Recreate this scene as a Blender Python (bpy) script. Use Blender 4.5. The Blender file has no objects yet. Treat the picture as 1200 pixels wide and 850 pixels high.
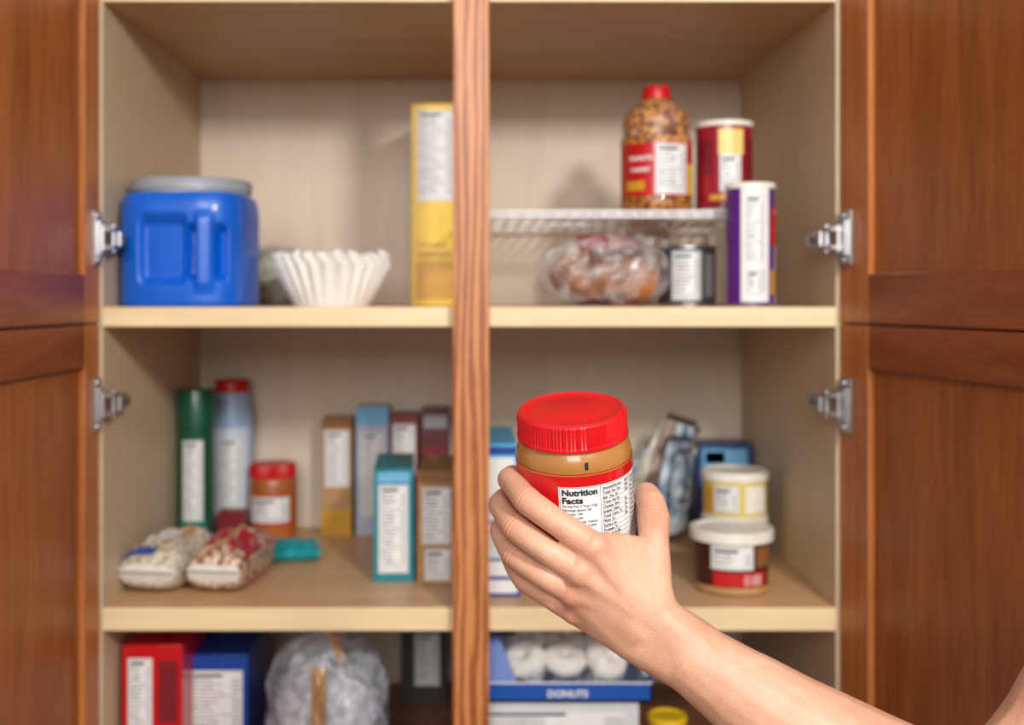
import bpy, bmesh, math, random
import numpy as np
from mathutils import Vector, Matrix, Euler, noise
R = random.Random(7)
D = 1.3            # camera distance to the cabinet front (m)
ZOFF = 1.4         # eye height above the floor
def S(y): return (D + y) / D
def X(px, y): return (px - 556) / 1000 * S(y)
def Z(py, y): return (351 - py) / 1000 * S(y)
def lin(c):
    out = []
    for v in c:
        v = v / 255
        out.append(v / 12.92 if v <= .04045 else ((v + .055) / 1.055) ** 2.4)
    return (*out, 1)

# ------------------------------------------------------------ materials
def newmat(name):
    m = bpy.data.materials.new(name); m.use_nodes = True
    nt = m.node_tree; b = nt.nodes['Principled BSDF']
    return m, nt, b
_c = {}
def mat(name, rgb, rough=.5, metal=0, var=.06, scale=60, bump=0, coat=0, spec=.5, rgb2=None):
    if name in _c: return _c[name]
    m, nt, b = newmat(name)
    tc = nt.nodes.new('ShaderNodeTexCoord'); n = nt.nodes.new('ShaderNodeTexNoise')
    n.inputs['Scale'].default_value = scale; n.inputs['Detail'].default_value = 4
    nt.links.new(tc.outputs['Object'], n.inputs['Vector'])
    r = nt.nodes.new('ShaderNodeValToRGB')
    c = lin(rgb); c2 = lin(rgb2) if rgb2 else c
    r.color_ramp.elements[0].position = .35; r.color_ramp.elements[1].position = .65
    r.color_ramp.elements[0].color = (*[v * (1 - var) for v in c[:3]], 1)
    r.color_ramp.elements[1].color = (*[min(1, v * (1 + var)) for v in c2[:3]], 1)
    nt.links.new(n.outputs['Fac'], r.inputs['Fac']); nt.links.new(r.outputs['Color'], b.inputs['Base Color'])
    b.inputs['Roughness'].default_value = rough; b.inputs['Metallic'].default_value = metal
    b.inputs['Coat Weight'].default_value = coat; b.inputs['Specular IOR Level'].default_value = spec
    if bump:
        bn = nt.nodes.new('ShaderNodeBump'); bn.inputs['Strength'].default_value = bump; bn.inputs['Distance'].default_value = .002
        nt.links.new(n.outputs['Fac'], bn.inputs['Height']); nt.links.new(bn.outputs['Normal'], b.inputs['Normal'])
    _c[name] = m; return m

def wood(name, dark, light, stretch, rough=.4, coat=0, fine=.35, scale=1.0, rings=0, spec=.5, bump=.12, ringmix=.25):
    m, nt, b = newmat(name)
    tc = nt.nodes.new('ShaderNodeTexCoord'); mp = nt.nodes.new('ShaderNodeMapping')
    mp.inputs['Scale'].default_value = stretch
    nt.links.new(tc.outputs['Object'], mp.inputs['Vector'])
    n1 = nt.nodes.new('ShaderNodeTexNoise'); n1.inputs['Scale'].default_value = 4 * scale; n1.inputs['Detail'].default_value = 6
    n1.inputs['Distortion'].default_value = .6
    n2 = nt.nodes.new('ShaderNodeTexNoise'); n2.inputs['Scale'].default_value = 26 * scale; n2.inputs['Detail'].default_value = 8
    n2.inputs['Roughness'].default_value = .7
    for n in (n1, n2): nt.links.new(mp.outputs['Vector'], n.inputs['Vector'])
    mx = nt.nodes.new('ShaderNodeMix'); mx.data_type = 'FLOAT'; mx.inputs[0].default_value = fine
    nt.links.new(n1.outputs['Fac'], mx.inputs[2]); nt.links.new(n2.outputs['Fac'], mx.inputs[3])
    src = mx.outputs[0]
    if rings:
        w = nt.nodes.new('ShaderNodeTexWave'); w.bands_direction = 'X'; w.inputs['Scale'].default_value = rings
        w.inputs['Distortion'].default_value = 9; w.inputs['Detail'].default_value = 3; w.inputs['Detail Scale'].default_value = 1.3
        nt.links.new(mp.outputs['Vector'], w.inputs['Vector'])
        m2 = nt.nodes.new('ShaderNodeMix'); m2.data_type = 'FLOAT'; m2.inputs[0].default_value = ringmix
        nt.links.new(src, m2.inputs[2]); nt.links.new(w.outputs['Fac'], m2.inputs[3]); src = m2.outputs[0]
    r = nt.nodes.new('ShaderNodeValToRGB'); r.color_ramp.elements[0].position = .36; r.color_ramp.elements[1].position = .64
    r.color_ramp.elements[0].color = lin(dark); r.color_ramp.elements[1].color = lin(light)
    nt.links.new(src, r.inputs['Fac']); nt.links.new(r.outputs['Color'], b.inputs['Base Color'])
    b.inputs['Roughness'].default_value = rough; b.inputs['Coat Weight'].default_value = coat; b.inputs['Coat Roughness'].default_value = .25
    b.inputs['Specular IOR Level'].default_value = spec
    bn = nt.nodes.new('ShaderNodeBump'); bn.inputs['Strength'].default_value = bump; bn.inputs['Distance'].default_value = .001
    nt.links.new(n2.outputs['Fac'], bn.inputs['Height']); nt.links.new(bn.outputs['Normal'], b.inputs['Normal'])
    return m

def kernels(name, c1, c2, scale, rough=.35, coat=.3, bump=.9):
    m, nt, b = newmat(name)
    tc = nt.nodes.new('ShaderNodeTexCoord'); v = nt.nodes.new('ShaderNodeTexVoronoi'); v.inputs['Scale'].default_value = scale
    nt.links.new(tc.outputs['Object'], v.inputs['Vector'])
    r = nt.nodes.new('ShaderNodeValToRGB'); r.color_ramp.elements[0].color = lin(c2); r.color_ramp.elements[1].color = lin(c1)
    r.color_ramp.elements[0].position = .25; r.color_ramp.elements[1].position = .75
    hs = nt.nodes.new('ShaderNodeHueSaturation'); sp = nt.nodes.new('ShaderNodeSeparateColor'); mr = nt.nodes.new('ShaderNodeMapRange')
    mr.inputs[3].default_value = .75; mr.inputs[4].default_value = 1.15
    nt.links.new(v.outputs['Color'], sp.inputs[0]); nt.links.new(sp.outputs[0], mr.inputs[0]); nt.links.new(mr.outputs[0], hs.inputs['Value'])
    nt.links.new(v.outputs['Distance'], r.inputs['Fac']); nt.links.new(r.outputs['Color'], hs.inputs['Color']); nt.links.new(hs.outputs['Color'], b.inputs['Base Color'])
    b.inputs['Roughness'].default_value = rough; b.inputs['Coat Weight'].default_value = coat
    bn = nt.nodes.new('ShaderNodeBump'); bn.invert = True; bn.inputs['Strength'].default_value = bump; bn.inputs['Distance'].default_value = .002
    nt.links.new(v.outputs['Distance'], bn.inputs['Height']); nt.links.new(bn.outputs['Normal'], b.inputs['Normal'])
    return m

def film(name, opacity=.3, tint=(235, 235, 240), scale=38, lo=.3, hi=2.6):
    m, nt, b = newmat(name)
    out = nt.nodes['Material Output']; t = nt.nodes.new('ShaderNodeBsdfTransparent'); mx = nt.nodes.new('ShaderNodeMixShader')
    b.inputs['Base Color'].default_value = lin(tint); b.inputs['Roughness'].default_value = .10; b.inputs['Specular IOR Level'].default_value = 1
    n = nt.nodes.new('ShaderNodeTexNoise'); n.inputs['Scale'].default_value = scale; n.inputs['Detail'].default_value = 5; n.inputs['Distortion'].default_value = 1.5
    tc = nt.nodes.new('ShaderNodeTexCoord'); nt.links.new(tc.outputs['Object'], n.inputs['Vector'])
    r = nt.nodes.new('ShaderNodeMapRange'); r.inputs[1].default_value = .42; r.inputs[2].default_value = .7
    r.inputs[3].default_value = opacity * lo; r.inputs[4].default_value = min(1, opacity * hi)
    nt.links.new(n.outputs['Fac'], r.inputs[0]); nt.links.new(r.outputs[0], mx.inputs[0])
    bn = nt.nodes.new('ShaderNodeBump'); bn.inputs['Strength'].default_value = 1; bn.inputs['Distance'].default_value = .006
    nt.links.new(n.outputs['Fac'], bn.inputs['Height']); nt.links.new(bn.outputs['Normal'], b.inputs['Normal'])
    nt.links.new(t.outputs[0], mx.inputs[1]); nt.links.new(b.outputs[0], mx.inputs[2]); nt.links.new(mx.outputs[0], out.inputs['Surface'])
    return m

WHITE = mat('print_white', (232, 232, 230), .45, var=.02)
INK = mat('print_ink', (36, 36, 40), .5, var=.05)
INK2 = mat('print_soft_ink', (92, 94, 102), .5, var=.05)
GREY = mat('print_grey', (150, 152, 158), .5, var=.05)
RED = mat('plastic_red', (200, 14, 18), .38, var=.04)
DRED = mat('print_dark_red', (120, 22, 34), .4)
PRED = mat('print_red', (192, 18, 26), .3, coat=.3)
BLUE = mat('print_blue', (20, 64, 150), .35)
LBLUE = mat('print_light_blue', (110, 176, 220), .4)
TEAL = mat('print_teal', (16, 126, 140), .4)
YEL = mat('print_yellow', (238, 196, 34), .4)
YEL2 = mat('print_gold', (206, 152, 40), .4)
GREEN = mat('metal_green', (6, 78, 54), .3, coat=.3)
PURP = mat('print_purple', (92, 28, 128), .35)
BROWN = mat('card_brown', (136, 88, 46), .55)
TANP = mat('card_tan', (182, 138, 88), .55, var=.12)
STEEL = mat('brushed_steel', (200, 200, 202), .3, 1, var=.08, scale=25)
DARK = mat('dark_card', (58, 46, 50), .5)
CREAM = mat('cream_plastic', (236, 232, 220), .4)

# ------------------------------------------------------------ mesh builder
class MB:
    def __init__(s): s.v = []; s.f = []; s.m = []; s.mats = []
    def mi(s, m):
        if m not in s.mats: s.mats.append(m)
        return s.mats.index(m)
    def add(s, vs, fs, m):
        o = len(s.v); s.v += [tuple(v) for v in vs]; k = s.mi(m) if not isinstance(m, list) else None
        for i, f in enumerate(fs):
            s.f.append([a + o for a in f]); s.m.append(k if k is not None else s.mi(m[i]))
    def box(s, x0, x1, y0, y1, z0, z1, m):
        vs = [(x, y, z) for z in (z0, z1) for y in (y0, y1) for x in (x0, x1)]
        s.add(vs, [(0, 2, 3, 1), (4, 5, 7, 6), (0, 1, 5, 4), (2, 6, 7, 3), (0, 4, 6, 2), (1, 3, 7, 5)], m)
    def lathe(s, prof, m, n=64, cx=0, cy=0, cz=0, rf=None, cap=True):
        vs = []; fs = []; ms = []
        for (r, z) in prof:
            for i in range(n):
                a = 2 * math.pi * i / n
                rr = rf(a, z, r) if rf else r
                vs.append((cx + rr * math.sin(a), cy - rr * math.cos(a), cz + z))
        for j in range(len(prof) - 1):
            for i in range(n):
                k = (i + 1) % n
                fs.append((j * n + i, j * n + k, (j + 1) * n + k, (j + 1) * n + i)); ms.append(m[j] if isinstance(m, list) else m)
        if cap:
            fs.append(tuple(range(n))[::-1]); ms.append(ms[0])
            o = (len(prof) - 1) * n; fs.append(tuple(o + i for i in range(n))); ms.append(ms[-2])
        s.add(vs, fs, ms)
    def panel(s, mf, u0, v0, u1, v1, off, m, curved=True):
        n = max(1, int(abs(u1 - u0) / .003)) if curved else 1
        vs = []
        for i in range(n + 1):
            u = u0 + (u1 - u0) * i / n; vs += [mf(u, v0, off), mf(u, v1, off)]
        s.add(vs, [(2 * i, 2 * i + 2, 2 * i + 3, 2 * i + 1) for i in range(n)], m)
    def text(s, st, mf, u, v, width, off, m, bold=.02, height=None):
        cu = bpy.data.curves.new('t', 'FONT'); cu.body = st; cu.offset = bold; cu.resolution_u = 3
        ob = bpy.data.objects.new('t', cu); bpy.context.collection.objects.link(ob)
        dg = bpy.context.evaluated_depsgraph_get(); me = ob.evaluated_get(dg).to_mesh()
        xs = [p.co.x for p in me.vertices]; w = max(xs) - min(xs); x0 = min(xs); k = width / w
        ky = k if height is None else height / .7
        vs = [mf(u + (p.co.x - x0) * k, v + p.co.y * ky, off) for p in me.vertices]
        s.add(vs, [tuple(p.vertices) for p in me.polygons], m)
        bpy.data.objects.remove(ob); bpy.data.curves.remove(cu)
    def rod(s, p, q, r, m, n=8):
        p = Vector(p); q = Vector(q); d = (q - p).normalized(); a = d.orthogonal().normalized(); b = d.cross(a)
        vs = []
        for c in (p, q):
            for i in range(n):
                t = 2 * math.pi * i / n; vs.append(c + a * r * math.cos(t) + b * r * math.sin(t))
        s.add(vs, [(i, (i + 1) % n, n + (i + 1) % n, n + i) for i in range(n)] + [tuple(range(n))[::-1], tuple(range(n, 2 * n))], m)
    def torus(s, c, R1, r, m, tilt=None, n=40, k=14):
        vs = []
        M = tilt or Matrix.Identity(3)
        for i in range(n):
            a = 2 * math.pi * i / n
            for j in range(k):
                t = 2 * math.pi * j / k
                vs.append(Vector(c) + M @ Vector(((R1 + r * math.cos(t)) * math.cos(a), (R1 + r * math.cos(t)) * math.sin(a), r * math.sin(t))))
        s.add(vs, [(i * k + j, ((i + 1) % n) * k + j, ((i + 1) % n) * k + (j + 1) % k, i * k + (j + 1) % k) for i in range(n) for j in range(k)], m)
    def blob(s, c, sz, m, e=1.0, amp=0, fr=20, n=40, k=24, seed=0, ridge=False):
        vs = []; fs = []
        sg = lambda q, p: math.copysign(abs(q) ** p, q)
        for j in range(k + 1):
            ph = -math.pi / 2 + math.pi * j / k
            for i in range(n):
                a = 2 * math.pi * i / n
                p = Vector((sg(math.cos(ph), e) * sg(math.cos(a), e) * sz[0], sg(math.cos(ph), e) * sg(math.sin(a), e) * sz[1], sg(math.sin(ph), e) * sz[2]))
                if amp:
                    q = noise.noise(p * fr + Vector((seed, seed, seed)))
                    if ridge: q = .5 - 2.2 * abs(q)
                    p *= 1 + amp * q
                vs.append(Vector(c) + p)
        for j in range(k):
            for i in range(n): fs.append((j * n + i, j * n + (i + 1) % n, (j + 1) * n + (i + 1) % n, (j + 1) * n + i))
        s.add(vs, fs, m)
    def pillow(s, w, l, h, mfun, amp=.006, seed=0, n=44, flat=True, M=None):
        """stuffed pouch, seams at the rim; w along x, l along y, bulging in z"""
        vs = []; fs = []; ms = []
        for side in (1, -1):
            o = len(vs)
            for j in range(n + 1):
                for i in range(n + 1):
                    u = -1 + 2 * i / n; v = -1 + 2 * j / n
                    t = max(0, 1 - abs(u) ** 3) ** .5 * max(0, 1 - min(1, abs(v) / .93) ** 4) ** .55
                    pin = 1 - .10 * abs(v) ** 6
                    wr = noise.noise(Vector((u * 3 + seed, v * 3, seed))) * amp + noise.noise(Vector((u * 9, v * 5 + seed, 3))) * amp * .5
                    z = h * .5 + side * (h * .5 * t) + (wr * t if side > 0 else 0)
                    if flat and side < 0: z = h * .5 * (1 - t ** .5)
                    p = Vector((u * w / 2 * pin, v * l / 2, z))
                    if M: p = M @ p
                    vs.append(p)
            for j in range(n):
                for i in range(n):
                    q = (o + j * (n + 1) + i, o + j * (n + 1) + i + 1, o + (j + 1) * (n + 1) + i + 1, o + (j + 1) * (n + 1) + i)
                    fs.append(q if side > 0 else q[::-1]); ms.append(mfun(-1 + 2 * (i + .5) / n, -1 + 2 * (j + .5) / n))
        s.add(vs, fs, ms)
    def obj(s, name, loc=(0, 0, 0), rot=(0, 0, 0), bevel=0, ang=35, parent=None):
        me = bpy.data.meshes.new(name); me.from_pydata(s.v, [], s.f)
        for m in s.mats: me.materials.append(m)
        for p, k in zip(me.polygons, s.m): p.material_index = k; p.use_smooth = True
        me.update()
        me.set_sharp_from_angle(angle=math.radians(ang))
        ob = bpy.data.objects.new(name, me); bpy.context.collection.objects.link(ob)
        ob.location = loc; ob.rotation_euler = rot
        if bevel:
            b = ob.modifiers.new('bevel', 'BEVEL'); b.width = bevel; b.segments = 2; b.limit_method = 'ANGLE'; b.angle_limit = math.radians(50)
        if parent: ob.parent = parent
        return ob

def flat(yf): return lambda u, v, o: (u, yf - o, v)
def cyl(r): return lambda u, v, o: ((r + o) * math.sin(u / r), -(r + o) * math.cos(u / r), v)

def nutri(mb, mf, u0, v0, u1, v1, off=.0004, bg=WHITE, ink=INK2, row=.0048, seed=1):
    rr = random.Random(seed)
    mb.panel(mf, u0, v0, u1, v1, off, bg)
    w = u1 - u0; e = min(.002, w * .06)
    for (a, b, c, d) in ((u0 + e, v0 + e, u1 - e, v0 + e + .0006), (u0 + e, v1 - e - .0006, u1 - e, v1 - e), (u0 + e, v0 + e, u0 + e + .0005, v1 - e), (u1 - e - .0005, v0 + e, u1 - e, v1 - e)):
        mb.panel(mf, a, b, c, d, off + .0002, ink)
    y = v1 - e - row
    mb.panel(mf, u0 + 2 * e, y - row * .35, u0 + 2 * e + w * .55, y + row * .45, off + .0003, ink); y -= row * 1.3
    k = 0
    while y > v0 + e + row * .5:
        x = u0 + 2 * e; lim = u1 - 2 * e
        if k % 5 == 4: mb.panel(mf, x, y, lim, y + .0009, off + .0003, ink)
        else:
            end = x + (lim - x) * rr.uniform(.4, .68)
            while x < end:
                l = rr.uniform(.003, .008); mb.panel(mf, x, y, min(x + l, end), y + row * .38, off + .0003, GREY if rr.random() < .6 else ink); x += l + .0012
            mb.panel(mf, lim - w * .14, y, lim, y + row * .38, off + .0003, GREY)
        y -= row; k += 1

def carton(name, px0, px1, pytop, yf, depth, zb, col, labels=(), rotz=0, prints=()):
    x0, x1 = X(px0, yf), X(px1, yf); h = Z(pytop, yf) - zb; w = x1 - x0
    mb = MB(); mb.box(-w / 2, w / 2, 0, depth, 0, h, col)
    mb.box(-w / 2 + .001, w / 2 - .001, .0, depth * .5, h, h + .0008, col)
    mf = flat(0)
    for (a, b, c, d, m) in prints: mb.panel(mf, -w / 2 + a * w, b * h, -w / 2 + c * w, d * h, .0003, m, False)
    for i, (a, b, c, d) in enumerate(labels): nutri(mb, lambda u, v, o: mf(u, v, o + .0003), -w / 2 + a * w, b * h, -w / 2 + c * w, d * h, seed=i + len(name))
    return mb.obj(name, ((x0 + x1) / 2, yf, zb), (0, 0, rotz), bevel=.0009)

# ------------------------------------------------------------ cabinet
MAPLE_BACK = wood('maple_back', (212, 194, 174), (222, 205, 186), (6, 6, .8), .5, scale=1.0, bump=.02)
MAPLE_SIDE = wood('maple_side', (196, 171, 138), (211, 188, 156), (14, 14, 2.5), .5, scale=1.5, fine=.6, bump=.05)
MAPLE_TOP = wood('maple_underside', (184, 144, 108), (200, 162, 124), (1.2, 12, 12), .45, scale=1, bump=.04)
MAPLE_SHELF = wood('maple_shelf', (200, 156, 112), (216, 176, 130), (1.2, 10, 10), .42, scale=1.2, bump=.04)
EDGE = wood('maple_edge_band', (226, 198, 152), (238, 214, 172), (1, 8, 14), .4, scale=1.2)
CH = wood('cherry_vertical', (132, 68, 26), (178, 104, 48), (6, 6, .5), .42, coat=.06, scale=1.2, fine=.5, spec=.3)
CHS = wood('cherry_stile', (158, 88, 40), (200, 126, 70), (9, 9, .6), .42, coat=.06, scale=1.3, fine=.5, spec=.3)
CHR = wood('cherry_rail', (116, 54, 24), (160, 84, 40), (7, .9, 9), .42, coat=.06, scale=1.3, fine=.5, spec=.3)
OAK = wood('oak_stile', (150, 80, 36), (206, 136, 80), (26, 8, 2.4), .42, coat=.05, scale=1.1, fine=.5, rings=1.1, ringmix=.36)
LX, RX, YB = -.436, .424, .466
ZU, ZL, ZB, ZT = -.009, -.362, -.61, .3495
cab = bpy.data.objects.new('pantry_cabinet', None); bpy.context.collection.objects.link(cab)
def part(name, bx, m, bev=.0008):
    mb = MB(); mb.box(*bx, m); return mb.obj(name, bevel=bev, parent=cab)
part('back_panel', (LX - .018, RX + .018, YB, YB + .012, -1.4, .80), MAPLE_BACK)
part('side_left', (LX - .018, LX, .001, YB, -1.4, .80), MAPLE_SIDE)
part('side_right', (RX, RX + .018, .001, YB, -1.4, .80), MAPLE_SIDE)
part('top_panel', (LX, RX, .001, YB, .78, .80), MAPLE_TOP)
def shelf(name, zt, th, m):
    part(name, (LX, RX, .004, YB, zt - th, zt), m); part(name + '_edge', (LX, RX, .001, .004, zt - th, zt), EDGE, .0006)
shelf('shelf_top', ZT + .023, .023, MAPLE_TOP); shelf('shelf_upper', ZU, .023, MAPLE_SHELF)
shelf('shelf_lower', ZL, .027, MAPLE_SHELF)
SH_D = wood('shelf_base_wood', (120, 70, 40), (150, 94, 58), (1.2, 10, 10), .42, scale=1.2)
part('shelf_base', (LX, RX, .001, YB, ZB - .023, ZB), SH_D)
part('center_stile', (-.025, .017, -.018, .001, -1.3, .80), OAK, .0015)
part('toe_kick', (LX, RX, .03, .045, -1.4, -1.28), CH)

def door(name, side, z0, z1, sw, loc, rotz, rail=.055, lip=False):
    """local: hinge at origin, door runs along -y, inner face x=0, thickness away from opening"""
    o = -1 if side == 'L' else 1
    W = .445; T = .02 * o
    mb = MB()
    def bx(ya, yb, za, zb_, xa, xb, m): mb.box(min(xa, xb), max(xa, xb), -yb, -ya, za, zb_, m)
    bx(0, sw, z0, z1, 0, T, CHS); bx(W - .06, W, z0, z1, 0, T, CHS)
    bx(sw, W - .06, z0, z0 + rail, 0, T, CHR); bx(sw, W - .06, z1 - rail, z1, 0, T, CHR)
    bx(sw - .004, W - .056, z0 + rail - .004, z1 - rail + .004, T * .35, T * .75, CH)
    if lip: bx(0, W, z1 - .001, z1 + .0022, T * .55, T, CHR)   # added lip, blocks background light so the gap between doors reads dark
    return mb.obj(name, loc, (0, 0, rotz), bevel=.0012, parent=cab)
door('door_upper_left', 'L', -.0270, .78, .046, (-.4385, -.003, 0), math.radians(-.5))
door('door_lower_left', 'L', -1.27, -.0295, .046, (-.4385, -.003, 0), math.radians(-.5), rail=.048, lip=True)
door('door_upper_right', 'R', -.0270, .78, .066, (.4275, -.003, 0), math.radians(8.5))
door('door_lower_right', 'R', -1.27, -.0295, .066, (.4275, -.003, 0), math.radians(8.5), rail=.048, lip=True)

def hinge(side, z):
    o = 1 if side == 'R' else -1
    x = .4275 if o > 0 else -.4385
    mb = MB()
    def bx(xa, xb, ya, yb, za, zb_, m=STEEL): mb.box(min(xa, xb), max(xa, xb), ya, yb, za, zb_, m)
    ye = -.034 if o > 0 else -.024
    bx(0, -.0035 * o, ye, -.006, -.031, .031)
    bx(-.0035 * o, -.008 * o, ye + .006, -.008, -.020, .020)
    for zz in (-.0105, .0105):
        bx(-.004 * o, -.019 * o, -.016, .010, zz - .0022, zz + .0022)
    bx(-.014 * o, -.018 * o, -.004, .046, -.0095, .0095)
    bx(-.012 * o, -.023 * o, .016, .046, -.006, .006)
    mb.rod((-.017 * o, -.002, -.016), (-.017 * o, -.002, .016), .0032, STEEL, 14)
    mb.rod((-.008 * o, -.014, -.015), (-.008 * o, -.014, .015), .0028, STEEL, 14)
    mb.rod((-.022 * o, .004, -.008), (-.022 * o, .004, .008), .0038, STEEL, 14)
    for zz in (-.0255, .0255): mb.rod((-.003 * o, -.016, zz), (-.006 * o, -.016, zz), .0042, STEEL, 16); mb.rod((-.006 * o, -.016, zz), (-.0062 * o, -.016, zz), .002, DARK, 10)
    mb.rod((-.018 * o, .026, 0), (-.0245 * o, .026, 0), .0035, DARK, 12)
    mb.obj('hinge', (x, -.002, z), (0, 0, math.radians(6) if o > 0 else 0), bevel=.0008, parent=cab)
for z in (.071, -.122):
    hinge('L', z); hinge('R', z)

mb = MB(); mb.box(-3, 3, -4, 1.2, -1.42, -1.4, wood('floor_wood', (120, 84, 54), (150, 110, 74), (1, 8, 8))); mb.obj('floor')

# ------------------------------------------------------------ upper shelf, left
def tub():
    mb = MB(); y = .095; s = S(y); hw = .0725 * s; H = .129 * s
    BL = mat('tub_blue', (2, 94, 204), .33, var=.05, coat=.2, scale=15)
    LID = mat('tub_lid_grey', (150, 156, 164), .4, var=.05)
    def box01(t, a, b, e):
        f = lambda q: max(0, min(1, q)) ** 2 * (3 - 2 * max(0, min(1, q)))
        return f((t - a) / e) * f((b - t) / e)
    n, k = 260, 90; vs = []; fs = []
    for j in range(k + 1):
        z = H * j / k; t = j / k
        sc = 1.0
        if t < .04: sc = .965 + .035 * (t / .04) ** .5
        if t > .80: q = (t - .80) / .20; sc = 1 - .10 * (1 - math.sqrt(max(0, 1 - q * q)))
        for i in range(n):
            a = 2 * math.pi * i / n; c, sn = math.sin(a), -math.cos(a)
            e = 3.4; rr = (abs(c) ** e + abs(sn) ** e) ** (-1 / e) * hw * sc
            x, yy = rr * c, rr * sn
            if sn < 0:
                u = x / hw
                wid = .05 * math.sin(t * 3.1)
                d = .011 * box01(u, -.50 - wid, .22 + wid, .12) * box01(t, .16, .82, .12)
                d += .016 * box01(u, .20, .40, .08) * box01(t, .20, .74, .10)
                d += .016 * box01(u, .62, .84, .08) * box01(t, .20, .74, .10)
                d -= .004 * box01(u, .34, .68, .10) * box01(t, .10, .86, .12)
                yy += d
            vs.append((x, yy, z))
    for j in range(k):
        for i in range(n): fs.append((j * n + i, j * n + (i + 1) % n, (j + 1) * n + (i + 1) % n, (j + 1) * n + i))
    fs.append(tuple(range(n))[::-1]); fs.append(tuple(k * n + i for i in range(n)))
    mb.add(vs, fs, BL)
    r = .0690 * s
    mb.lathe([(r * .97, H - .002), (r * .97, H + .003), (r, H + .004), (r, H + .016), (r - .002, H + .018), (r * .9, H + .018), (r * .88, H + .016)], LID, 120, rf=lambda a, z, q: q + (.0004 * math.cos(60 * a) if q > .072 else 0))
    mb.obj('coffee_tub', (X(225, y), y, ZU), (0, 0, math.radians(-4)), ang=50)
tub()
FIL = mat('filter_paper', (240, 238, 231), .85, var=.03)
mb = MB(); y = .14; s = S(y); NF = 27; nn = NF * 12
for k in range(6):
    def rf(a, z, r, k=k):
        t = min(1, z / .062)
        tri = abs(((a * NF / (2 * math.pi) + .12 * k) % 1) * 2 - 1)        # sharp pleats
        return r * (1 + (.015 + .13 * t ** 1.2) * (tri - .5)) + .0025 * t * noise.noise(Vector((math.cos(a) * 4, math.sin(a) * 4, k * 3)))
    prof = [(.001, 0 if k == 0 else .0002)] + [(.043 * s + .022 * s * q ** .9, .050 * s * q) for q in [i / 9 for i in range(10)]]
    mb.lathe(prof, FIL, nn, cz=k * .0024, rf=rf, cap=False)
    for q in range(len(mb.v) - nn, len(mb.v)):
        v = mb.v[q]; a = math.atan2(v[0], -v[1]); tri = abs(((a * NF / (2 * math.pi) + .12 * k) % 1) * 2 - 1)
        mb.v[q] = (v[0], v[1], v[2] + .006 * noise.noise(Vector((math.cos(a) * 6, math.sin(a) * 6, k))) - .003 * (tri - .5))
mb.obj('coffee_filters', (X(389, y), y, ZU), ang=30)
mb = MB(); y = .31
mb.blob((0, 0, .041), (.045, .035, .042), kernels('lentils', (196, 190, 150), (130, 134, 96), 160), e=.8, amp=.15, fr=30)
mb.blob((0, 0, .044), (.048, .038, .044), film('lentil_film', .25), e=.8, amp=.18, fr=30)
mb.obj('lentil_bag', (X(325, y), y, ZU))
carton('cereal_box', 482, 541, 122, .26, .17, ZU, YEL, labels=[(.12, .52, .86, .97)], prints=[(.1, .03, .9, .22, YEL2), (.12, .24, .86, .27, YEL2), (.12, .29, .7, .31, YEL2)])

# ------------------------------------------------------------ upper shelf, right
WIRE = mat('white_wire', (240, 240, 240), .35)
mb = MB(); zr = .109; y0, y1 = .078, .44; xa, xb = -.012, .372
for (p, q) in (((xa, y0, zr), (xb, y0, zr)), ((xa, y1, zr), (xb, y1, zr)), ((xa, y0, zr - .006), (xb, y0, zr - .006)), ((xa, (y0 + y1) / 2, zr - .004), (xb, (y0 + y1) / 2, zr - .004)), ((xa, y0, zr), (xa, y1, zr)), ((xb, y0, zr), (xb, y1, zr))):
    mb.rod(p, q, .0022, WIRE)
nw = 20
for i in range(1, nw):
    x = xa + (xb - xa) * i / nw
    mb.rod((x, y0, zr + .0005), (x, y1, zr + .0005), .0018, WIRE, 6); mb.rod((x, y0, zr), (x, y0, zr - .006), .0014, WIRE, 6)
for x in (xa, xb):
    for yy in (y0 + .004, y1 - .004): mb.rod((x, yy, zr), (x, yy, ZU + .0005), .0022, WIRE)
    mb.rod((x, y0 + .004, ZU + .002), (x, y1 - .004, ZU + .002), .0022, WIRE)
mb.obj('wire_rack')
zr2 = zr + .003
y = .14; PN = kernels('dry_roasted_nuts', (110, 54, 14), (222, 150, 72), 120)
mb = MB()
prof = [(.040, 0), (.045, .003), (.0465, .010), (.0455, .016), (.0455, .088), (.0465, .092), (.0435, .097), (.042, .102), (.0435, .108), (.0435, .118), (.040, .128), (.030, .138), (.020, .144), (.018, .149)]
mb.lathe(prof, PN, 90)
mb.lathe([(.0175, .146), (.0195, .147), (.0195, .150), (.0180, .151), (.0175, .161), (.0165, .163), (.003, .163)], RED, 80)
mf = cyl(.0458)
mb.panel(mf, -.066, .019, .068, .086, .0003, PRED)
nutri(mb, mf, -.008, .021, .036, .085, .0007, seed=3)
mb.panel(mf, .0385, .021, .055, .06, .0007, YEL); mb.panel(mf, -.05, .026, -.022, .038, .0007, YEL2)
mb.text('PEANUTS', mf, -.044, .064, .032, .0008, WHITE, .04); mb.text('roasted', mf, -.042, .050, .026, .0008, WHITE, .03)
mb.lathe([(.0463, .0895), (.0477, .092), (.0445, .0975), (.043, .102), (.0445, .108), (.0445, .118), (.041, .1285), (.031, .1385), (.021, .1445)], film('jar_plastic', .06), 80, cap=False)
mb.obj('peanut_bottle', (X(769, y), y, zr2), ang=50)

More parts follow.
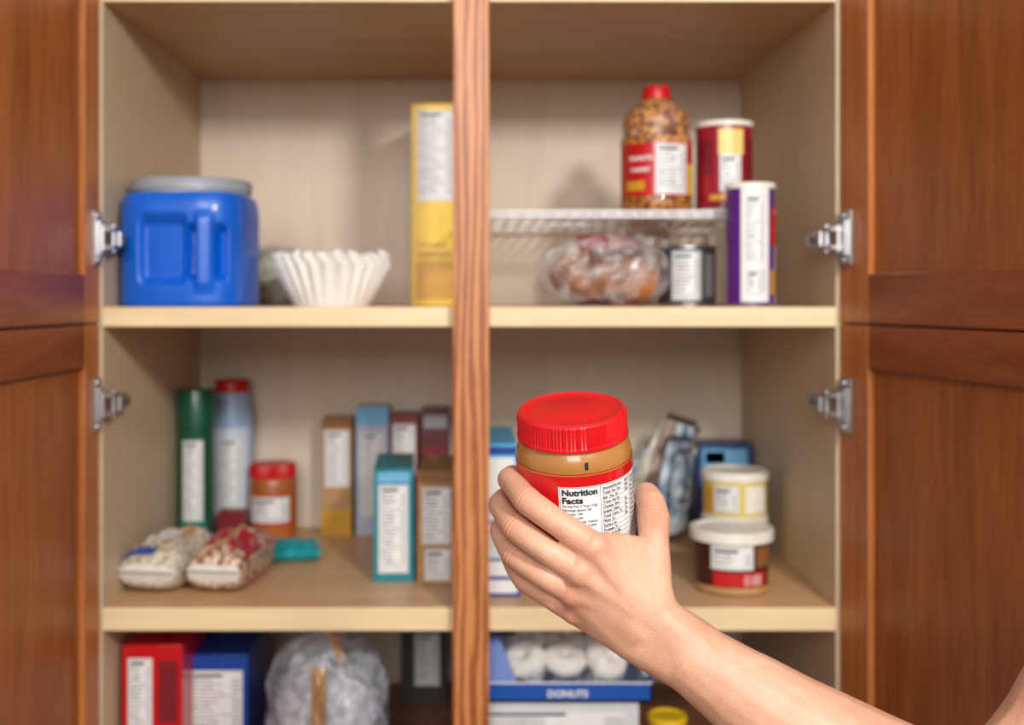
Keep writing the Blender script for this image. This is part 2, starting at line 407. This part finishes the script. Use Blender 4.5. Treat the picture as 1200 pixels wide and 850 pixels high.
def can(name, px, y, rpx, h, zb, body, lid, labels=(), prints=(), lidh=.008, over=.0012, rotz=0, lidin=True, rim=None, taper=0):
    r = rpx / 1000 * S(y); mb = MB(); rim = rim or lid
    mb.lathe([(r * .97 - taper, 0), (r - taper, .0015), (r - taper, .003), (r - .0006 - taper, .0035), (r - .0006, h - lidh), (r * .96, h - lidh + .0002)], [rim, rim, rim, body, body], 80)
    mb.lathe([(r - .0008, h - lidh), (r + over, h - lidh + .0006), (r + over, h - .0015), (r + over - .0012, h), (r - .003, h), (r - .0045, h - .002 if lidin else h), (.002, h - .002 if lidin else h + .0004)], lid, 80)
    mf = cyl(r)
    for (a, b, c, d, m) in prints: mb.panel(mf, a * r, b * h, c * r, d * h, .0003, m)
    for i, (a, b, c, d) in enumerate(labels): nutri(mb, lambda u, v, o: mf(u, v, o + .0003), a * r, b * h, c * r, d * h, seed=i + len(name) * 3)
    return mb.obj(name, (X(px, y), y, zb), (0, 0, rotz))
can('nut_can', 848, .14, 33, .116, zr2, mat('print_burgundy', (150, 16, 40), .3, coat=.3), CREAM, labels=[(-.35, .22, .4, .62)], prints=[(-.4, .62, .5, .9, mat('print_pale_gold', (232, 206, 120), .4)), (.62, .3, 1.2, .8, DRED), (-.7, .12, 1.3, .18, YEL2), (-1.2, .4, -.6, .8, DRED)], lidh=.007)
can('snack_tube_can', 879, .035, 28, .1475, ZU, PURP, CREAM, labels=[(-.40, .36, .35, .90), (-.35, .1, .2, .3)], prints=[(-.62, .04, .58, .955, WHITE), (.0, .12, .4, .3, PURP), (.7, .1, 1.2, .3, YEL2), (.7, .5, 1.3, .8, RED)], lidh=.007, rim=STEEL)
can('soup_can', 805, .16, 34, .079, ZU, mat('print_slate', (70, 72, 80), .35), STEEL, labels=[(-.7, .1, .3, .9)], prints=[(.45, .15, .9, .85, GREY), (-1.4, .1, -.8, .9, DARK)], lidh=.004, over=.0004)
can('jelly_jar', 714, .27, 38, .097, ZU, mat('jelly', (96, 20, 24), .2, coat=.5), RED, labels=[(-.6, .2, .5, .7)], lidh=.018)
BUN = mat('bread_crust', (110, 58, 26), .45, var=.2, scale=22, rgb2=(178, 112, 64), bump=.2)
mb = MB()
mb.blob((-.018, .0, .038), (.048, .037, .031), BUN, e=.9, amp=.08); mb.blob((.040, -.006, .034), (.030, .034, .028), BUN, e=.9, amp=.08, seed=3)
FB = film('bread_bag_film', .20, (220, 214, 214), 34)
mb.blob((0, 0, .041), (.078, .046, .041), FB, e=.72, amp=.10, fr=32, n=120, k=80, seed=2, ridge=True)
mb.blob((.025, -.01, .076), (.046, .020, .012), FB, e=.9, amp=.4, fr=50, n=60, k=36, seed=5, ridge=True)
y = .075
mb.obj('bread_bag', (X(707, y), y, ZU + .001), ang=70)

# ------------------------------------------------------------ lower shelf, left
y = .31; r = .0262; mb = MB()
mb.lathe([(r * .96, 0), (r, .001), (r, .003), (r * .97, .004), (r * .97, .168), (r, .169), (r, .172), (r * .97, .173), (r * .97, .176), (r * 1.02, .177), (r * 1.02, .229), (r * .98, .232), (r * .3, .233)], GREEN, 64)
mf = cyl(r); mb.panel(mf, -.02, .01, .022, .045, .0001, mat('print_mint', (40, 120, 100), .4)); nutri(mb, mf, -.014, .045, .016, .160, .0006, seed=5)
mb.panel(mf, -.014, .02, .02, .038, .0006, GREEN)
mb.obj('spray_can', (X(230, y), y, ZL))
y = .42; r = .0325; mb = MB()
PB = mat('bottle_pale_blue', (160, 188, 220), .35)
mb.lathe([(r * .93, 0), (r, .004), (r, .17), (r * .98, .185), (r * .9, .205), (r * .78, .216), (r * .74, .221)], PB, 64)
mb.lathe([(r * .76, .218), (r * .80, .219), (r * .80, .236), (r * .76, .238), (.002, .238)], RED, 64)
mf = cyl(r); mb.panel(mf, -.035, .02, .036, .165, .0003, mat('print_pale', (204, 214, 230), .4)); nutri(mb, mf, -.012, .03, .022, .150, .0006, seed=9)
mb.obj('seasoning_bottle', (X(272, y), y, ZL))
PBM = mat('peanut_butter', (170, 96, 44), .35, var=.12, scale=18, coat=.35)
y = .39; r = .036; mb = MB()
mb.lathe([(r * .9, 0), (r, .004), (r, .084), (r * .96, .091), (r * .9, .094)], PBM, 64)
mb.lathe([(r * .93, .092), (r * .96, .093), (r * .96, .110), (r * .92, .113), (.002, .113)], RED, 120, rf=lambda a, z, q: q + .0004 * math.cos(60 * a))
mf = cyl(r); mb.panel(mf, -.05, .024, .05, .028, .0003, PRED); mb.panel(mf, -.05, .066, .05, .069, .0003, PRED); nutri(mb, mf, -.032, .028, .032, .066, .0006, seed=4)
mb.obj('peanut_butter_jar', (X(320, y), y, ZL))
carton('snack_box_small', 255, 286, 600, .33, .03, ZL, DRED)
carton('brown_rice_box', 377, 412, 491, .395, .055, ZL, TANP, labels=[(.12, .42, .9, .9)], prints=[(0, 0, 1, .22, YEL2), (0, .92, 1, 1, BROWN)])
carton('pasta_box', 417, 455, 477, .40, .055, ZL, mat('print_lilac', (176, 182, 204), .4), labels=[(.15, .15, .85, .8)], prints=[(0, .86, 1, 1, LBLUE)])
carton('gelatin_box', 457, 490, 486, .40, .055, ZL, DRED, labels=[(.1, .5, .9, .92)])
carton('gelatin_box', 493, 527, 480, .40, .055, ZL, mat('print_maroon', (88, 30, 34), .4), prints=[(.1, .55, .85, .7, DRED), (.1, .85, .9, .95, GREY)])
carton('cracker_box', 438, 485, 550, .12, .15, ZL, TEAL, labels=[(.12, .08, .86, .86)], rotz=math.radians(3), prints=[(.1, .88, .9, .97, LBLUE)])
carton('oatmeal_box', 489, 532, 553, .105, .15, ZL, mat('card_kraft', (166, 124, 78), .55, var=.15), labels=[(.14, .36, .9, .86), (.2, .04, .9, .32)], prints=[(0, .9, 1, 1, BROWN)])
RICE = kernels('rice_grain', (176, 162, 136), (236, 226, 208), 210, coat=.5)
BEAN = kernels('bean_mix', (128, 70, 52), (232, 206, 178), 120, coat=.5)
BAGW = mat('bag_white', (222, 218, 210), .25, coat=.6); BAGB = mat('bag_blue', (40, 78, 156), .25, coat=.6); BAGR = mat('bag_red', (170, 36, 50), .25, coat=.6); BAGT = mat('bag_tan', (186, 142, 98), .3, coat=.5)
mb = MB()
mb.pillow(.079, .17, .058, lambda u, v: BAGW if abs(v) > .93 else BAGB if (-.80 < v < -.64 and u < .2) or (.5 < v < .8) else (BAGT if abs(u - .25) < .14 and v > -.55 else (BAGW if -.6 < u < .1 and v > -.4 else RICE)), seed=1, amp=.010)
mb.obj('rice_bag', (-.388, .130, ZL + .001), (0, 0, math.radians(-9)))
mb = MB()
mb.pillow(.073, .16, .060, lambda u, v: BAGW if abs(v) > .93 else BAGT if abs(u) < .24 and v > -.62 else BAGR if v > -.62 and abs(u) < .95 and not (.2 < v < .35) else BEAN, seed=6, amp=.010)
mb.obj('bean_bag', (-.3095, .125, ZL + .001), (0, 0, math.radians(-7)))
mb = MB(); mb.pillow(.092, .085, .020, lambda u, v: mat('foil_teal_light', (90, 190, 196), .25) if abs(u) > .9 else mat('foil_teal', (20, 144, 152), .3, var=.2, scale=30), seed=12, amp=.010)
mb.obj('snack_pouch', (-.262, .255, ZL + .001), (0, 0, .2))

# ------------------------------------------------------------ lower shelf, right
def crate(name, x0, x1, za, zb_, m, prints, yf=.05, dp=.19):
    mb = MB(); w = x1 - x0; h = zb_ - za; mb.box(0, w, 0, dp, 0, h, m); mf = flat(0)
    for (a, b, c, d, mm) in prints:
        if mm == 'N': nutri(mb, lambda u, v, o: mf(u, v, o + .0003), a * w, b * h, c * w, d * h, seed=int(h * 1e4))
        else: mb.panel(mf, a * w, b * h, c * w, d * h, .0003, mm, False)
    mb.obj(name, (x0, yf, za), bevel=.0009)
crate('tea_box', -.018, .056, ZL, -.3165, BLUE, [(.35, .1, .95, .45, WHITE), (0, .55, 1, .95, WHITE)])
crate('cookie_box', -.018, .054, -.3160, -.2595, mat('print_ice', (208, 222, 236), .4), [(.3, .1, .95, .9, 'N')])
crate('cracker_pack_box', -.018, .052, -.2590, -.176, mat('print_sky', (86, 178, 226), .4), [(.45, .15, .95, .8, WHITE), (.3, .84, 1, .96, BLUE)])
FO = [mat('foil_%d' % i, c, .3, metal=.15, var=.25, scale=30, rgb2=c2) for i, (c, c2) in enumerate([((120, 150, 180), (220, 228, 232)), ((60, 80, 120), (190, 196, 206)), ((150, 140, 110), (226, 222, 204)), ((84, 54, 56), (200, 176, 164)), ((60, 110, 160), (206, 218, 226))])]
mb = MB()
for i, (bx_, by_, ro, ya, le, wi) in enumerate([(-.060, .040, 42, 8, .165, .075), (-.046, .030, 35, 14, .180, .075), (-.030, .018, 27, 26, .188, .072), (-.008, .006, 19, 40, .182, .070), (.012, -.008, 12, 52, .150, .075), (.032, -.022, 6, 58, .130, .072)]):
    M = Matrix.Translation((bx_, by_, .012)) @ Matrix.Rotation(math.radians(ro), 4, 'Y') @ Matrix.Rotation(math.radians(ya), 4, 'Z') @ Matrix.Rotation(math.radians(90), 4, 'X') @ Matrix.Translation((0, le / 2, 0))
    mb.pillow(wi, le, .012, lambda u, v, i=i: STEEL if abs(v) > .88 else INK2 if (abs(u) < .5 and -.3 < v < .1 and (v * 18) % 1 > .5) else DRED if (i in (2, 4) and v < -.5) else FO[(i + (1 if v > .3 and u > -.5 else 0)) % 5], amp=.005, seed=i * 3, n=36, flat=False, M=M)
mb.obj('seasoning_packets', (.256, .340, ZL + .004))
crate('granola_bar_box', .336, .420, ZL, -.219, mat('print_navy', (36, 62, 116), .4), [(.1, .5, .9, .95, LBLUE), (.15, .8, .5, .92, WHITE)], yf=.375, dp=.07)
YC = mat('print_pale_yellow', (222, 200, 108), .4)
can('frosting_can', 861, .225, 37, .066, ZL, YC, CREAM, lidh=.01)
can('frosting_can', 861, .225, 37, .062, ZL + .0665, YC, CREAM, labels=[(-.9, .15, -.1, .72)], prints=[(.1, .15, .9, .72, CREAM), (-1.4, .1, -.95, .7, YEL2)], lidh=.012, over=.002)
can('dip_tub', 857, .095, 44.5, .077, ZL, mat('print_dark_brown', (66, 26, 20), .35), CREAM, labels=[(-.75, .42, .35, .80)], prints=[(-1.5, .03, 1.5, .14, TANP), (-.7, .16, .75, .38, PRED), (.1, .17, .6, .34, WHITE), (.45, .45, 1.0, .76, BROWN)], lidh=.014, over=.004, taper=.003, rim=BROWN)

# ------------------------------------------------------------ base shelf
carton('red_snack_box', 143, 214, 757, .05, .12, ZB, PRED, labels=[(.1, .2, .5, .92)], prints=[(.6, .5, .92, .9, DRED)])
carton('blue_snack_box', 219, 290, 768, .10, .15, ZB, BLUE, labels=[(.06, .05, .92, .88)])
mb = MB()
GR = kernels('cereal_pieces', (170, 168, 176), (222, 222, 226), 90)
mb.blob((0, 0, .075), (.064, .058, .073), GR, e=.8, amp=.12, fr=22, seed=4)
FC = film('cereal_bag_film', .34, (222, 228, 240), 24, lo=.5, hi=1.8)
mb.blob((0, 0, .088), (.074, .064, .088), FC, e=.75, amp=.15, fr=26, n=120, k=80, seed=9, ridge=True)
mb.blob((.008, 0, .180), (.014, .014, .022), FC, e=.9, amp=.4, fr=60, n=50, k=30, ridge=True)
mb.pillow(.018, .10, .006, lambda u, v: BAGT, n=16, M=Matrix.Translation((-.002, -.066, .11)) @ Matrix.Rotation(math.radians(84), 4, 'X'))
mb.pillow(.012, .055, .004, lambda u, v: BAGT, n=12, M=Matrix.Translation((.014, -.03, .180)) @ Matrix.Rotation(math.radians(-20), 4, 'Y') @ Matrix.Rotation(math.radians(70), 4, 'X'))
mb.obj('cereal_bag', (-.188, .12, ZB + .001), ang=70)
carton('dark_snack_box', 470, 523, 738, .37, .07, ZB, DARK, labels=[(.3, .25, .85, .95)])
crate('pantry_box', .0, .198, ZB, -.484, mat('print_silver', (206, 208, 212), .4), [(.05, .45, .93, .93, 'N'), (.05, .05, .5, .4, GREY)], yf=.035, dp=.2)
mb = MB(); y0 = .03; x1 = .213; DB = mat('donut_box_blue', (20, 82, 170), .35)
mb.box(0, x1, y0, y0 + .19, 0, .003, DB); mb.box(.0, x1, y0, y0 + .0015, 0, .024, DB)
mb.box(0, .002, y0, y0 + .19, 0, .07, DB); mb.box(x1 - .002, x1, y0, y0 + .19, 0, .05, DB); mb.box(0, x1, y0 + .188, y0 + .19, 0, .076, DB)
mb.add([(.002, y0, .024), (.05, y0, .024), (.03, y0 + .02, .074), (.002, y0 + .02, .074)], [(0, 1, 2, 3)], DB)
mb.add([(.002, y0 + .02, .0745), (.05, y0 + .02, .0745), (.05, y0 + .19, .0765), (.002, y0 + .19, .0765)], [(0, 1, 2, 3)], DB)
mb.panel(flat(y0), .0, .0225, x1, .0245, .0004, WHITE, False)
mb.text('DONUTS', flat(y0), .088, .0065, .048, .0005, WHITE, .03)
SUG = mat('powdered_sugar', (232, 226, 218), .95, var=.06, scale=40, bump=.5)
for k, cx in enumerate((.062, .112, .164)):
    for r2 in range(2): mb.torus((cx + .006 * r2, y0 + .050 + r2 * .058, .036 + r2 * .006), .0145, .0128, SUG, Matrix.Rotation(math.radians((34, 22, 42)[k]), 3, 'X') @ Matrix.Rotation(math.radians((-18, 8, 20)[k]), 3, 'Y'))
WIN = film('window_film', .14, (236, 238, 242), 22)
n_ = 16; vs = []; fs = []
for j in range(n_ + 1):
    for i in range(n_ + 1):
        u, v = i / n_, j / n_
        xl = .05 - .02 * v; b_ = math.sin(math.pi * u) * math.sin(math.pi * v)
        vs.append((xl + (x1 - xl) * u, y0 + .001 + .029 * v - .006 * b_ + .004 * noise.noise(Vector((u * 6, v * 4, 1))) * b_, .024 + .048 * v + .004 * b_))
for j in range(n_):
    for i in range(n_): fs.append((j * (n_ + 1) + i, j * (n_ + 1) + i + 1, (j + 1) * (n_ + 1) + i + 1, (j + 1) * (n_ + 1) + i))
mb.add(vs, fs, WIN)
mb.obj('donut_box', (0, 0, -.4835))
can('mustard_can', 782, .09, 22, .09, ZB, YEL2, YEL, labels=[(-.5, .1, .5, .8)])

# ------------------------------------------------------------ hero jar
PBH = mat('peanut_butter_hero', (172, 114, 54), .30, var=.08, scale=14, coat=.6)
HR = mat('label_red', (196, 12, 20), .22, coat=.5, var=.05)
mb = MB(); r = .038; H = .117
mb.lathe([(r * .86, 0), (r * .95, .002), (r, .007), (r, .0865), (r * .995, .0900), (r * .97, .0935), (r * .93, .0965), (r * .905, .0985), (r * .905, .102)], PBH, 120)
lr = .0362
mb.lathe([(lr * .96, .0990), (lr + .0004, .0994), (lr + .0004, .1012), (lr - .0004, .1018), (lr - .0004, .1140), (lr - .0006, .1152), (lr - .0018, .1167), (lr - .0032, .117), (lr - .0042, .1164), (lr - .0052, .1160), (.0215, .1158), (.021, .1160), (.002, .1160)], mat('lid_red', (200, 12, 18), .38, var=.03, coat=.05), 400,
         rf=lambda a, z, q: q + (.00035 * (1 if math.cos(100 * a) > 0 else -1) if .1015 < z < .1145 and q > .034 else 0))
mf = cyl(r)
L0 = .0120
mb.panel(mf, -.075, .022, .075, .0740 + L0, .0003, HR); mb.panel(mf, -.075, .0726 + L0, .075, .0733 + L0, .0005, mat('foil_gold', (214, 170, 90), .3, .6))
P0, P1 = -.0140, .068
mb.panel(mf, P0, .024, P1, .0655 + L0, .0005, WHITE)
mb.panel(mf, .0035, .0885, .0055, .0935, .0004, INK)   # best-before code
def ln(u0, v, u1, h=.00025, m=INK): mb.panel(mf, u0, v + L0, u1, v + h + L0, .0008, m)
ln(P0 + .0008, .0650, P1 - .001)
for uu in (P0 + .0008, .0125, .0385): mb.panel(mf, uu, .0248, uu + .00025, .065 + L0, .0008, INK)
mb.text('Nutrition', mf, P0 + .0022, .0600 + L0, .0225, .0009, INK, .045, .0040)
mb.text('Facts', mf, P0 + .0022, .0547 + L0, .0130, .0009, INK, .045, .0040)
for i, t in enumerate(['Serving Size 2 Tbsp (32g)', 'Servings about 28', 'Calories 190', 'Fat Cal. 130', '*Percent Daily Values', 'are based on a 2,000', 'calorie diet.', 'Serving Size 2 Tbsp', 'Servings about 28']):
    mb.text(t, mf, P0 + .0022, .0522 + L0 - i * .0027, min(.022, .00105 * len(t)), .0009, INK, .012, .0015)
rows = [('Amount/Serving', '%DV*'), ('Total Fat 16g', '25%'), ('Sat. Fat 3g', '15%'), ('Trans Fat 0g', ''), ('Cholest. 0mg', '0%'), ('Sodium 150mg', '6%'), ('Total Carb. 7g', '2%'), ('Fiber 2g', '8%'), ('Sugars 3g', ''), ('Protein 7g', ''), ('Vitamin A 0%', ''), ('Calcium 0%', ''), ('Niacin 20%', ''), ('Iron 4%', '')]
for c, u in enumerate((.0140, .0395)):
    for i, (a, b_) in enumerate(rows):
        v = .0620 - i * .0032
        mb.text(a, mf, u, v + L0, .0011 * len(a), .0009, INK, .02, .0018)
        if b_: mb.text(b_, mf, u + .0185, v + L0, .0013 * len(b_), .0009, INK, .02, .0018)
        ln(u - .0006, v - .0008, u + .0232)
jar = mb.obj('peanut_butter_jar', ang=40)
rot = Euler((math.radians(13.5), math.radians(-4.0), 0)).to_matrix()
ax = rot @ Vector((0, 0, 1))
topc = Vector((X(669.5, -.575), -.575, Z(478, -.575)))
jar.location = topc - ax * .117; jar.rotation_euler = rot.to_euler()

# ------------------------------------------------------------ hand and arm
def W(px, py, dy):
    y = -.56 + dy / 1000; return Vector((X(px, y), y, Z(py, y)))
def fib(n=90):
    o = []
    for i in range(n):
        z = 1 - 2 * (i + .5) / n; q = math.sqrt(1 - z * z); a = i * 2.399963
        o.append(Vector((q * math.cos(a), q * math.sin(a), z)))
    return o
FIB = fib()
def hull(sph, store):
    bm = bmesh.new(); vs = [bm.verts.new(c + d * r) for c, r in sph for d in FIB]
    res = bmesh.ops.convex_hull(bm, input=vs)
    dele = [g for g in res['geom_interior'] if isinstance(g, bmesh.types.BMVert)]
    bmesh.ops.delete(bm, geom=list(set(dele)), context='VERTS')
    me = bpy.data.meshes.new('h'); bm.to_mesh(me); bm.free()
    store.append(([v.co.copy() for v in me.vertices], [tuple(p.vertices) for p in me.polygons])); bpy.data.meshes.remove(me)
def chain(pts, store, sub=5):
    P = [p for p, r in pts]; Rr = [r for p, r in pts]; out = []
    for i in range(len(P) - 1):
        p0 = P[max(0, i - 1)]; p1 = P[i]; p2 = P[i + 1]; p3 = P[min(len(P) - 1, i + 2)]
        for k in range(sub):
            t = k / sub
            m1 = (p2 - p0) * .32; m2 = (p3 - p1) * .32
            h = (2 * t**3 - 3 * t**2 + 1) * p1 + (t**3 - 2 * t**2 + t) * m1 + (-2 * t**3 + 3 * t**2) * p2 + (t**3 - t**2) * m2
            out.append((h, Rr[i] + (Rr[i + 1] - Rr[i]) * t))
    out.append((P[-1], Rr[-1]))
    for a, b in zip(out, out[1:]): hull([a, b], store)
def merge(store, extra, vox, it):
    me = bpy.data.meshes.new('m'); vs = []; fs = []
    for (v, f) in store + extra:
        o = len(vs); vs += v; fs += [tuple(a + o for a in q) for q in f]
    me.from_pydata(vs, [], fs); me.update()
    bm = bmesh.new(); bm.from_mesh(me); bmesh.ops.recalc_face_normals(bm, faces=bm.faces) if not extra else None; bm.to_mesh(me); bm.free()
    ob = bpy.data.objects.new('m', me); bpy.context.collection.objects.link(ob)
    rm = ob.modifiers.new('r', 'REMESH'); rm.mode = 'VOXEL'; rm.voxel_size = vox; rm.use_smooth_shade = True
    sm = ob.modifiers.new('s', 'SMOOTH'); sm.factor = .5; sm.iterations = it
    dg = bpy.context.evaluated_depsgraph_get(); out = bpy.data.meshes.new_from_object(ob.evaluated_get(dg))
    bpy.data.objects.remove(ob); return out
mm = .001
iM, mM, rM, pM = W(694, 640, -48), W(679, 668, -46), W(671, 693, -39), W(672, 715, -29)
wr1, wr2 = W(768, 722, -45), W(741, 748, -39)
tC, tM = W(764, 690, -42), W(765, 650, -37)
pc = W(738, 706, -40)
base = []
hull([(iM, 9.5 * mm), (mM, 9.5 * mm), (wr1, 13.5 * mm), (W(750, 735, -43), 15 * mm)], base)
hull([(mM, 9.5 * mm), (rM, 9 * mm), (wr2, 13.5 * mm), (W(750, 735, -43), 15 * mm)], base)
hull([(rM, 9 * mm), (pM, 8.5 * mm), (wr2, 14 * mm)], base)
hull([(iM, 8.5 * mm), (W(728, 636, -42), 6.5 * mm), (tM, 9.5 * mm), (tC, 13 * mm)], base)
hull([(iM, 9 * mm), (tC, 13 * mm), (wr1, 15 * mm), (W(715, 690, -45), 12 * mm)], base)
hull([(wr1, 14.5 * mm), (wr2, 14.5 * mm), (W(806, 775, -46), 19.5 * mm), (W(816, 764, -48), 19.5 * mm)], base)
for p, rr_ in ((iM, 10.3), (mM, 10.5), (rM, 9.7), (pM, 8.9)): hull([(p + Vector((0, -.0028, .0)), rr_ * mm), (p + (pc - p) * .12, rr_ * .9 * mm)], base)
for p in (iM, mM, rM): hull([(p + Vector((0, -.0062, 0)), 6.0 * mm), (p + (W(756, 726, -52) - p) * .8 + Vector((0, -.003, 0)), 5.4 * mm)], base)
A = [(W(812, 771, -47), 22 * mm), (W(866, 809, -52), 27 * mm), (W(940, 858, -62), 32.5 * mm), (W(1045, 918, -76), 37.5 * mm), (W(1165, 985, -95), 38 * mm)]
chain(A, base)
chain([(W(1165, 985, -95), 38 * mm), (W(1212, 925, -92), 40 * mm), (W(1262, 868, -90), 42 * mm), (W(1400, 660, -90), 50 * mm)], base)
pm = merge(base, [], .0017, 10)
stage = [([v.co.copy() for v in pm.vertices], [tuple(p.vertices) for p in pm.polygons])]
fing = []
F = [
 [(iM, 9.8), (W(655, 614, -50), 8.4), (W(618, 587, -39), 8.9), (W(603, 569, -22), 7.8), (W(597, 562, -8), 8.0), (W(601, 557, 12), 7.0)],
 [(mM, 9.8), (W(640, 645, -47), 8.3), (W(605, 619, -33), 8.9), (W(590, 600, -15), 7.6), (W(586, 591, -2), 7.8), (W(592, 583, 16), 7.0)],
 [(rM, 9.4), (W(639, 676, -41), 7.9), (W(603, 651, -26), 8.4), (W(590, 631, -10), 7.3), (W(587, 621, 0), 7.4), (W(592, 612, 18), 6.8)],
 [(pM, 8.6), (W(646, 701, -30), 7.2), (W(615, 680, -18), 7.6), (W(601, 660, -6), 6.5), (W(598, 650, 2), 6.6), (W(602, 640, 16), 6.0)],
 [(tC, 13), (tM, 11.0), (W(766, 630, -33), 9.8), (W(766, 609, -23), 10.5), (W(763, 591, -9), 9.8), (W(758, 580, 4), 8.5)]]
for f in F: chain([(p, q * mm) for p, q in f], fing)
hm = merge(stage, fing, .0008, 3)
joints = []
for f in F:
    for ji in (2, 4) if f is not F[4] else (3,):
        d = (f[ji + 1][0] - f[ji - 1][0]).normalized(); joints.append((f[ji][0], d, f[ji][1] * mm, 1.0 if ji != 4 else .5))
hm.update()
col = hm.color_attributes.new('blush', 'FLOAT_COLOR', 'POINT')
kn = [(p, .016) for p in (iM, mM, rM, pM)] + [(j[0], .012) for j in joints]
nv = len(hm.vertices); co_ = np.empty(nv * 3); hm.vertices.foreach_get('co', co_); co_ = co_.reshape(-1, 3)
nr = np.empty(nv * 3); hm.vertices.foreach_get('normal', nr); nr = nr.reshape(-1, 3)
disp = np.zeros(nv)
for (J, d, rr_, wgt) in joints:
    q = co_ - np.array(J); t = q @ np.array(d); rad = np.linalg.norm(q - t[:, None] * np.array(d), axis=1)
    m_ = np.exp(-(t / .0040) ** 2) * (rad < rr_ * 1.25)
    disp += -.00026 * wgt * np.cos(t * 2 * np.pi / .0030 + np.sin(q[:, 0] * 900) * .5) * m_
co_ = co_ + nr * disp[:, None]; hm.vertices.foreach_set('co', co_.ravel())
bl = np.zeros(nv)
for (J, w_) in kn:
    bl = np.maximum(bl, np.exp(-(np.linalg.norm(co_ - np.array(J), axis=1) / w_) ** 2 * 1.1))
ca = np.ones((nv, 4)); ca[:, 0] = ca[:, 1] = ca[:, 2] = bl; col.data.foreach_set('color', ca.ravel())
hm.update()
SKIN, nt, b = newmat('skin')
tc = nt.nodes.new('ShaderNodeTexCoord'); n1 = nt.nodes.new('ShaderNodeTexNoise'); n1.inputs['Scale'].default_value = 30; n1.inputs['Detail'].default_value = 8; n1.inputs['Roughness'].default_value = .65
r_ = nt.nodes.new('ShaderNodeValToRGB'); r_.color_ramp.elements[0].color = lin((196, 140, 112)); r_.color_ramp.elements[1].color = lin((215, 166, 138)); r_.color_ramp.elements[0].position = .32; r_.color_ramp.elements[1].position = .66
at = nt.nodes.new('ShaderNodeAttribute'); at.attribute_name = 'blush'
ml = nt.nodes.new('ShaderNodeMath'); ml.operation = 'MULTIPLY'; ml.inputs[1].default_value = .5; nt.links.new(at.outputs['Fac'], ml.inputs[0])
mxc = nt.nodes.new('ShaderNodeMix'); mxc.data_type = 'RGBA'; mxc.inputs[7].default_value = lin((203, 126, 102))
nt.links.new(tc.outputs['Object'], n1.inputs['Vector']); nt.links.new(n1.outputs['Fac'], r_.inputs['Fac'])
nt.links.new(ml.outputs[0], mxc.inputs[0]); nt.links.new(r_.outputs['Color'], mxc.inputs[6]); nt.links.new(mxc.outputs[2], b.inputs['Base Color'])
b.inputs['Roughness'].default_value = .5; b.inputs['Subsurface Weight'].default_value = .12; b.inputs['Subsurface Radius'].default_value = (1, .4, .25); b.inputs['Subsurface Scale'].default_value = .0025
n2 = nt.nodes.new('ShaderNodeTexVoronoi'); n2.inputs['Scale'].default_value = 800
n3 = nt.nodes.new('ShaderNodeTexNoise'); n3.inputs['Scale'].default_value = 160; n3.inputs['Detail'].default_value = 5
ad = nt.nodes.new('ShaderNodeMath'); ad.operation = 'ADD'
nt.links.new(tc.outputs['Object'], n2.inputs['Vector']); nt.links.new(tc.outputs['Object'], n3.inputs['Vector'])
nt.links.new(n2.outputs['Distance'], ad.inputs[0]); nt.links.new(n3.outputs['Fac'], ad.inputs[1])
bn = nt.nodes.new('ShaderNodeBump'); bn.inputs['Strength'].default_value = .26; bn.inputs['Distance'].default_value = .0006
nt.links.new(ad.outputs[0], bn.inputs['Height']); nt.links.new(bn.outputs['Normal'], b.inputs['Normal'])
hm.materials.clear(); hm.materials.append(SKIN)
for p in hm.polygons: p.use_smooth = True; p.material_index = 0
arm = bpy.data.objects.new('person_arm', hm); bpy.context.collection.objects.link(arm)

# ------------------------------------------------------------ light, camera
def area(name, loc, tgt, size, power, col=(1, 1, 1)):
    l = bpy.data.lights.new(name, 'AREA'); l.energy = power; l.size = size; l.color = col
    o = bpy.data.objects.new(name, l); bpy.context.collection.objects.link(o); o.location = loc
    o.rotation_euler = (Vector(tgt) - Vector(loc)).to_track_quat('-Z', 'Y').to_euler()
area('flash_lamp', (.62, -1.75, .66), (0, .2, -.1), .18, 23, (1, .98, .95))
area('fill_light', (-.2, -3.2, .9), (0, .2, -.1), 1.2, 50, (1, .98, .95))  # added fill from behind the camera to brighten the cabinet, no actual fixture
w = bpy.data.worlds.new('room_light'); bpy.context.scene.world = w; w.use_nodes = True
w.node_tree.nodes['Background'].inputs[0].default_value = (1, .98, .945, 1); w.node_tree.nodes['Background'].inputs[1].default_value = .48
cam = bpy.data.cameras.new('camera'); co = bpy.data.objects.new('camera', cam); bpy.context.collection.objects.link(co)
co.location = (0, -D, 0); co.rotation_euler = (math.pi / 2, 0, 0)
cam.sensor_width = 36; cam.lens = 36 * 1300 / 1200; cam.shift_x = 44 / 1200; cam.shift_y = -74 / 1200
cam.dof.use_dof = True; cam.dof.focus_distance = .69; cam.dof.aperture_fstop = 5.2
bpy.context.scene.camera = co
for o in bpy.context.scene.objects:
    if o.parent is None: o.location.z += ZOFF
bpy.context.scene.view_settings.view_transform = 'Standard'
